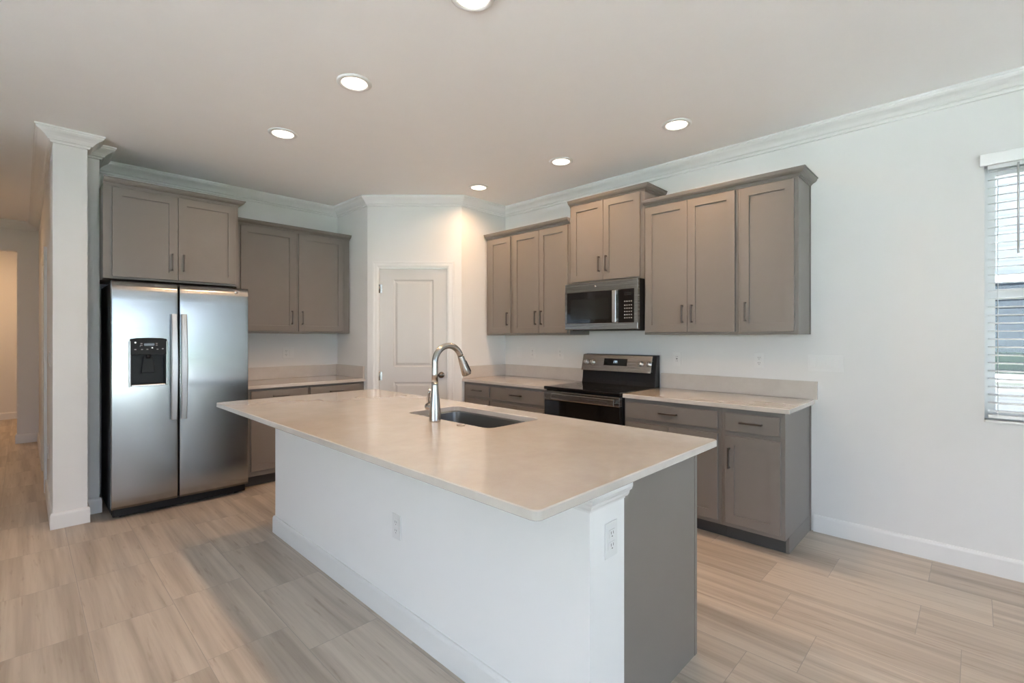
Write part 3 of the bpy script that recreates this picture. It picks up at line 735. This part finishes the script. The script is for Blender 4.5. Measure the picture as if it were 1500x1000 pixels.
b = MB(); b.box(KX + .001, SX0 - .05, BY0 + .010, BY1, .105, .884); b.box(SX0 - .05, BX1 - .004, BY0 + .010, SY0 - .05, .105, .884)
b.box(SX0 - .05, BX1 - .004, SY1 + .05, BY1, .105, .884); b.box(SX0 - .05, BX1 - .004, SY0 - .05, SY1 + .05, .105, .60); b.box(BX1 - .03, BX1 - .004, SY0 - .05, SY1 + .05, .60, .884)
b.build('carcass', M_cab, t)
b = MB(); b.box(KX + .0005, BX1 - .023, BY0 + .001, BY0 + .012, 0, .884); b.build('end_panel', M_cab, t)
b = MB(); b.box(BX1 - .022, BX1, BY0 - .001, BY0 + .020, 0, .884, .001); b.build('corner_stile', M_cab, t)
MB().box(KX + .001, BX1 - .08, BY0 + .012, BY1, 0, .105).build('toe_kick', M_toe, t)
FR_I = frame((KX, 0), (0, 1), (1, 0)); DI = BX1 - KX - .004
for a, c in ((.90, 1.24), (1.25, 1.60), (1.63, 2.0), (2.01, 2.38), (2.42, 2.93), (2.95, 3.45)):
    shaker(FR_I, a, c, .135, .70, DI, t, c - .035, .57); drawer(FR_I, a, c, .735, .853, DI, t)
# island top with sink cut-out
def rrect(x0, x1, y0, y1, r, n=6):
    out = []
    for cx_, cy_, a in ((x1 - r, y1 - r, 0), (x0 + r, y1 - r, 90), (x0 + r, y0 + r, 180), (x1 - r, y0 + r, 270)):
        for k in range(n + 1): out.append((cx_ + r * math.cos(math.radians(a + 90 * k / n)), cy_ + r * math.sin(math.radians(a + 90 * k / n))))
    return out
def plate_with_hole(outer, inner, z0, z1, bev=.003):
    b = bmesh.new()
    def loop(pts, z): return [b.verts.new((p[0], p[1], z)) for p in pts]
    def shrink(pts, o):
        cx_ = sum(p[0] for p in pts) / len(pts); cy_ = sum(p[1] for p in pts) / len(pts)
        hx = max(p[0] for p in pts) - cx_; hy = max(p[1] for p in pts) - cy_
        return [(cx_ + (p[0] - cx_) * (hx - o) / hx, cy_ + (p[1] - cy_) * (hy - o) / hy) for p in pts]
    oL = [loop(shrink(outer, bev), z0), loop(outer, z0 + bev), loop(outer, z1 - bev), loop(shrink(outer, bev), z1)]
    iL = [loop(inner, z0), loop(inner, z1 - bev), loop(shrink(inner, -bev), z1)]
    for LL in (oL, iL):
        for A, B in zip(LL, LL[1:]):
            for k in range(len(A)): b.faces.new((A[k], A[(k + 1) % len(A)], B[(k + 1) % len(A)], B[k]))
    for o_, i_ in ((oL[-1], iL[-1]), (oL[0], iL[0])):
        ed = []
        for lp in (o_, i_):
            for k in range(len(lp)): ed.append(b.edges.get((lp[k], lp[(k + 1) % len(lp)])))
        bmesh.ops.triangle_fill(b, use_beauty=True, edges=ed)
    bmesh.ops.recalc_face_normals(b, faces=b.faces[:])
    m = MB(); m._merge(b); return m
top = plate_with_hole(rrect(IX0, IX1, IY0, IY1, .022), rrect(SX0, SX1, SY0, SY1, .045), ZK - .029, ZK, .003).build('island_countertop', M_quartz)
tag(top, 'large white quartz island worktop with a sink cut out', 'countertop')
# undermount sink
def bowl(x0, x1, y0, y1, zt, zb, r):
    b = bmesh.new(); o = .004
    rings = []
    for (g, z) in ((.022, zt), (.0, zt), (-.001, zt - .01), (-.006, zb + .03), (-.012, zb + .012), (-.026, zb + .002), (-.05, zb)):
        pts = rrect(x0 - g, x1 + g, y0 - g, y1 + g, max(.012, r + g)); rings.append([b.verts.new((p[0], p[1], z)) for p in pts])
    for A, B in zip(rings, rings[1:]):
        for k in range(len(A)):
            f = b.faces.new((A[k], A[(k + 1) % len(A)], B[(k + 1) % len(A)], B[k])); f.smooth = True
    b.faces.new(rings[-1]); bmesh.ops.recalc_face_normals(b, faces=b.faces[:])
    for f in b.faces: f.normal_flip()
    m = MB(); m._merge(b); return m
t = thing('kitchen_sink', 'undermount stainless steel sink set in the island top', 'sink', ((SX0 + SX1) / 2, (SY0 + SY1) / 2, .66))
bw = bowl(SX0 - .002, SX1 + .002, SY0 - .002, SY1 + .002, ZK - .0305, .665, .045).build('basin', M_sink, t)
sol = bw.modifiers.new('thickness', 'SOLIDIFY'); sol.thickness = .0015; sol.offset = 1
MB().lathe((1.73, 2.01, .6655), (1.73, 2.01, .672), [(0, 0), (0, .045), (.6, .045), (1, .038), (.5, .030), (.4, 0)], 30).build('drain', M_nickel, t)
# faucet
fx, fy = 1.482, 2.004
t = thing('kitchen_faucet', 'brushed nickel pull down faucet with high arc on the island', 'faucet', (fx, fy, ZK))
b = MB(); b.lathe((fx, fy, ZK + .0005), (fx, fy, 1.115), [(0, 0), (0, .0295), (.03, .0295), (.25, .0288), (.42, .0265), (.6, .0225), (.78, .0190), (.92, .0172), (1, .0168), (1, 0)], 36)
body = b.build('body', M_nickel, t)
R = .088; zc = 1.215; pts = [(fx, fy, 1.112), (fx, fy, 1.16), (fx, fy, zc)]
for k in range(1, 21):
    a = math.radians(180 - k * 7.9); pts.append((fx + R + R * math.cos(a), fy, zc + R * math.sin(a)))
b = MB(); b.tube(pts, .0160, 24); b.build('spout', M_nickel, t)
e = Vector(pts[-1]); dv = (Vector(pts[-1]) - Vector(pts[-2])).normalized(); dv = (dv + Vector((.05, 0, -.25))).normalized()
b = MB(); b.lathe(e, e + dv * .112, [(0, 0), (0, .0158), (.05, .0172), (.2, .0180), (.7, .0235), (.96, .0262), (1, .0245), (1, 0)], 32); hd = b.build('spray_head', M_nickel, t)
side = Vector((dv.z, 0, -dv.x)); side = Vector((.72, -.66, .22)).normalized()
b = MB(); b.tube([e + dv * .035 + side * .0185, e + dv * .06 + side * .0205, e + dv * .10 + side * .0258], [.004, .0052, .004], 12); b.build('button', M_black, hd)
b = MB(); b.cyl((fx, fy + .020, .985), (fx, fy + .068, .985), .0185, .0175, 26, .003); hb = b.build('handle', M_nickel, t)
b = MB(); b.tube([(fx, fy + .052, .998), (fx - .004, fy + .054, 1.022), (fx - .006, fy + .044, 1.055), (fx - .006, fy + .036, 1.074)], [.0085, .0070, .0066, .0056], 14); b.build('lever', M_nickel, hb)
o = MB().lathe((1.504, 1.822, ZK + .0003), (1.504, 1.822, ZK + .006), [(0, 0), (0, .021), (.6, .021), (1, .018), (1, 0)], 26).build('air_switch_button', plain('button_bronze', (.42, .36, .30), .3, metal=1))
tag(o, 'small round metal button on the worktop beside the faucet', 'button')

# ------------------------------------------------------------------ outlets and switches
def outlet(M, u, z, label, gangs=('o',), d=.0, group='wall outlets', cat='outlet', name='wall_outlet'):
    w = .070 + .046 * (len(gangs) - 1)
    c = M @ Vector((u, d, z)); t = thing(name, label, cat, c, group)
    b = MB(M); b.box(u - w / 2, u + w / 2, d + .0003, d + .0055, z - .0575, z + .0575, .002); fixn(b).build('plate', M_plate, t)
    for k, gk in enumerate(gangs):
        uu = u + (k - (len(gangs) - 1) / 2) * .046
        if gk == 'o':
            for dz in (-.0195, .0195):
                b = MB(M); b.box(uu - .0165, uu + .0165, d + .0045, d + .0075, z + dz - .014, z + dz + .014, .002); rc = fixn(b).build('receptacle', M_plate, t)
                b = MB(M)
                for q in (-.006, .006): b.box(uu + q - .0012, uu + q + .0012, d + .0070, d + .0079, z + dz - .001, z + dz + .008)
                b.box(uu - .0022, uu + .0022, d + .0070, d + .0079, z + dz - .010, z + dz - .006); fixn(b).build('slot', M_slot, rc)
        elif gk == 'g':
            b = MB(M); b.box(uu - .0165, uu + .0165, d + .0045, d + .0075, z - .033, z + .033, .002); rc = fixn(b).build('receptacle', M_plate, t)
            b = MB(M)
            for dz in (-.022, .014):
                for q in (-.006, .006): b.box(uu + q - .0012, uu + q + .0012, d + .0070, d + .0079, z + dz, z + dz + .009)
            b.box(uu - .007, uu + .007, d + .0070, d + .0085, z - .004, z + .004); fixn(b).build('slot', M_slot, rc)
        else:
            b = MB(M); b.box(uu - .0165, uu + .0165, d + .0045, d + .0085, z - .033, z + .033, .0025); fixn(b).build('rocker', M_plate, t)
outlet(FR_R, .746, 1.166, 'four gang white rocker switch plate on the wall right of the cabinets', 'ssss', group='wall switches', cat='light switch', name='light_switch')
outlet(FR_R, 1.167, 1.172, 'white outlet above the free end of the right worktop')
outlet(FR_R, 1.810, 1.165, 'white rectangular outlet on the wall just right of the cooker', 'g')
outlet(FR_R, 3.060, 1.180, 'white outlet on the wall just left of the cooker')
outlet(FR_R, 3.440, 1.178, 'middle white wall plate above the worktop left of the cooker')
outlet(FR_R, 3.640, 1.178, 'white wall plate above the worktop nearest the pantry corner', 's', group='wall switches', cat='light switch', name='light_switch')
outlet(FR_B, 1.965, 1.180, 'white two gang wall plate above the worktop beside the fridge', 'os')
FR_IF = frame((BX0, 0), (0, -1), (-1, 0)); FR_IE = frame((0, BY0), (1, 0), (0, -1))
outlet(FR_IF, -1.942, .465, 'white outlet on the long white side of the island')
outlet(FR_IE, 1.335, .692, 'white outlet on the white end of the island beside the grey panel')
outlet(FR_H, 5.15, 1.180, 'white light switch on the hallway side of the wing wall', 's', group='wall switches', cat='light switch', name='light_switch')
outlet(FR_H, 5.42, .42, 'white outlet low on the hallway side of the wing wall')

# ------------------------------------------------------------------ window with blind
win = MB(); xg = XR + .085
win.box(xg, xg + .05, WY0, WY0 + .045, WZ0 + .05, WZ1 - .05); win.box(xg, xg + .05, WY1 - .045, WY1, WZ0 + .05, WZ1 - .05); win.box(xg, xg + .05, WY0, WY1, WZ0, WZ0 + .05); win.box(xg, xg + .05, WY0, WY1, WZ1 - .05, WZ1)
win.box(xg - .004, xg + .04, WY0 + .045, WY1 - .045, 1.575, 1.625)
window1 = struct('window_1', win, M_vinyl)
MB().box(xg + .02, xg + .024, WY0 + .045, WY1 - .045, WZ0 + .05, WZ1 - .05).build('pane', M_glass, window1)
MB().box(XR - .012, XR + .085, WY0 - .0, WY1 - .0005, WZ0 + .0005, WZ0 + .014, .003).build('sill', M_trim, window1)
MB().box(xg - .012, xg + .004, -.42, -.36, WZ0 + .05, WZ0 + .062, .003).build('lift_latch', M_vinyl, window1)
t = thing('window_blind', 'white horizontal slat blind hanging in the window at the right edge', 'blind', (XR, -.56, WZ1))
MB().box(XR - .030, XR - .012, WY0 - .02, WY1 + .020, 2.322, 2.388, .004).build('valance', M_blind, t)
MB().box(XR + .012, XR + .062, WY0 + .012, WY1 - .012, 2.306, 2.334, .002).build('head_rail', M_blind, t)
b = MB(); nsl = 31; zt, zb = 2.297, .925
for k in range(nsl):
    z = zt - (zt - zb) * k / (nsl - 1)
    bb = bmesh.new(); n = 6; A = []; 
    for s_ in range(n + 1):
        q = s_ / n - .5; x = XR + .038 + .050 * q; zz = z + .0022 * (1 - 4 * q * q) + .006 * q
        A.append([bb.verts.new((x, y, zz + o)) for y in (WY0 + .014, WY1 - .014) for o in (-.0014, .0014)])
    for P, Q in zip(A, A[1:]):
        bb.faces.new((P[0], P[2], Q[2], Q[0])); bb.faces.new((P[1], Q[1], Q[3], P[3])); bb.faces.new((P[0], Q[0], Q[1], P[1])); bb.faces.new((P[2], P[3], Q[3], Q[2]))
    bb.faces.new((A[0][0], A[0][1], A[0][3], A[0][2])); bb.faces.new((A[-1][0], A[-1][2], A[-1][3], A[-1][1]))
    bmesh.ops.recalc_face_normals(bb, faces=bb.faces[:]); b._merge(bb)
b.build('slats', M_blind, t)
MB().box(XR + .012, XR + .064, WY0 + .014, WY1 - .014, .886, .906, .004).build('bottom_rail', M_blind, t)
b = MB()
for y in (WY1 - .055, (WY0 + WY1) / 2, WY0 + .055):
    for x in (XR + .0115, XR + .0645): b.cyl((x, y, .90), (x, y, 2.30), .0009, n=6)
b.build('ladder_cord', M_blind, t)
MB().cyl((XR + .004, -.166, 2.318), (XR + .004, -.166, 1.815), .0048, n=8).build('tilt_wand', plain('wand_grey', (.55, .56, .57), .3), t)

# sliding doors / windows behind the camera that let the daylight in (and show in the steel)
def glazing(name, M, u0, u1, z0, z1, n):
    b = MB(M); w = .06
    b.box(u0, u1, -.10, -.04, z1 - w, z1); b.box(u0, u1, -.10, -.04, z0, z0 + w)
    for k in range(n + 1):
        u = u0 + (u1 - u0) * k / n; a = max(u0, u - w / 2); c = min(u1, u + w / 2)
        if k == 0: c = u0 + w
        if k == n: a = u1 - w
        b.box(a, c, -.10, -.04, z0 + w, z1 - w)
    o = struct(name, fixn(b), M_vinyl)
    b = MB(M); b.box(u0 + w / 2, u1 - w / 2, -.072, -.068, z0 + w / 2, z1 - w / 2); fixn(b).build('pane', M_glass, o)
glazing('door_3', frame((0, RY0), (1, 0), (0, 1)), -3.0, 2.6, .001, 2.4, 3)
glazing('door_4', FR_R, -5.3, -4.0, .001, 2.4, 2)
glazing('window_2', frame((RX0, 0), (0, 1), (1, 0)), -4.4, 2.2, .3, 2.4, 6)

# ------------------------------------------------------------------ outside
MB().box(-60, 60, -60, 60, -.32, -.20).build('lawn', M_lawn, kind='structure')
MB().box(XR + .5, XR + 3.6, -12, 8, -.199, -.15).build('gravel_path', M_path, kind='structure')
MB().box(-9, XR + 5, RY0 - 4.5, RY0 - .16, -.199, -.05).build('patio_bounce_slab', M_bounce, kind='structure')  # unseen slab, added to bounce sunlight through the rear doors onto the ceiling
MB().box(RX0 - 7.0, RX0 - .16, -6.7, 4, -.199, -.05).build('side_bounce_slab', M_bounce, kind='structure')  # second unseen slab, added to bounce daylight in through the left window
t = thing('neighbour_house', 'grey sided house close by, seen through the window blind', 'house', (XR + 4, -.5, -.2))
MB().box(XR + 3.6, XR + 12, -9, 9, -.2, 5.4).build('wall', M_siding, t)
MB().prism([(XR + 3.1, 5.35), (XR + 7.8, 7.6), (XR + 12.5, 5.35)], -9.4, 9.4, 'y').build('roof', M_roof, t)
for y in (-5.2, -2.35, .5):
    w_ = MB().box(XR + 3.55, XR + 3.62, y, y + 2.6, .86, 2.02).build('window', M_vinyl, t)
    for k in range(2): MB().box(XR + 3.535, XR + 3.555, y + .08 + 1.24 * k, y + 1.28 + 1.24 * k, .95, 1.93).build('pane', M_dusk, w_)
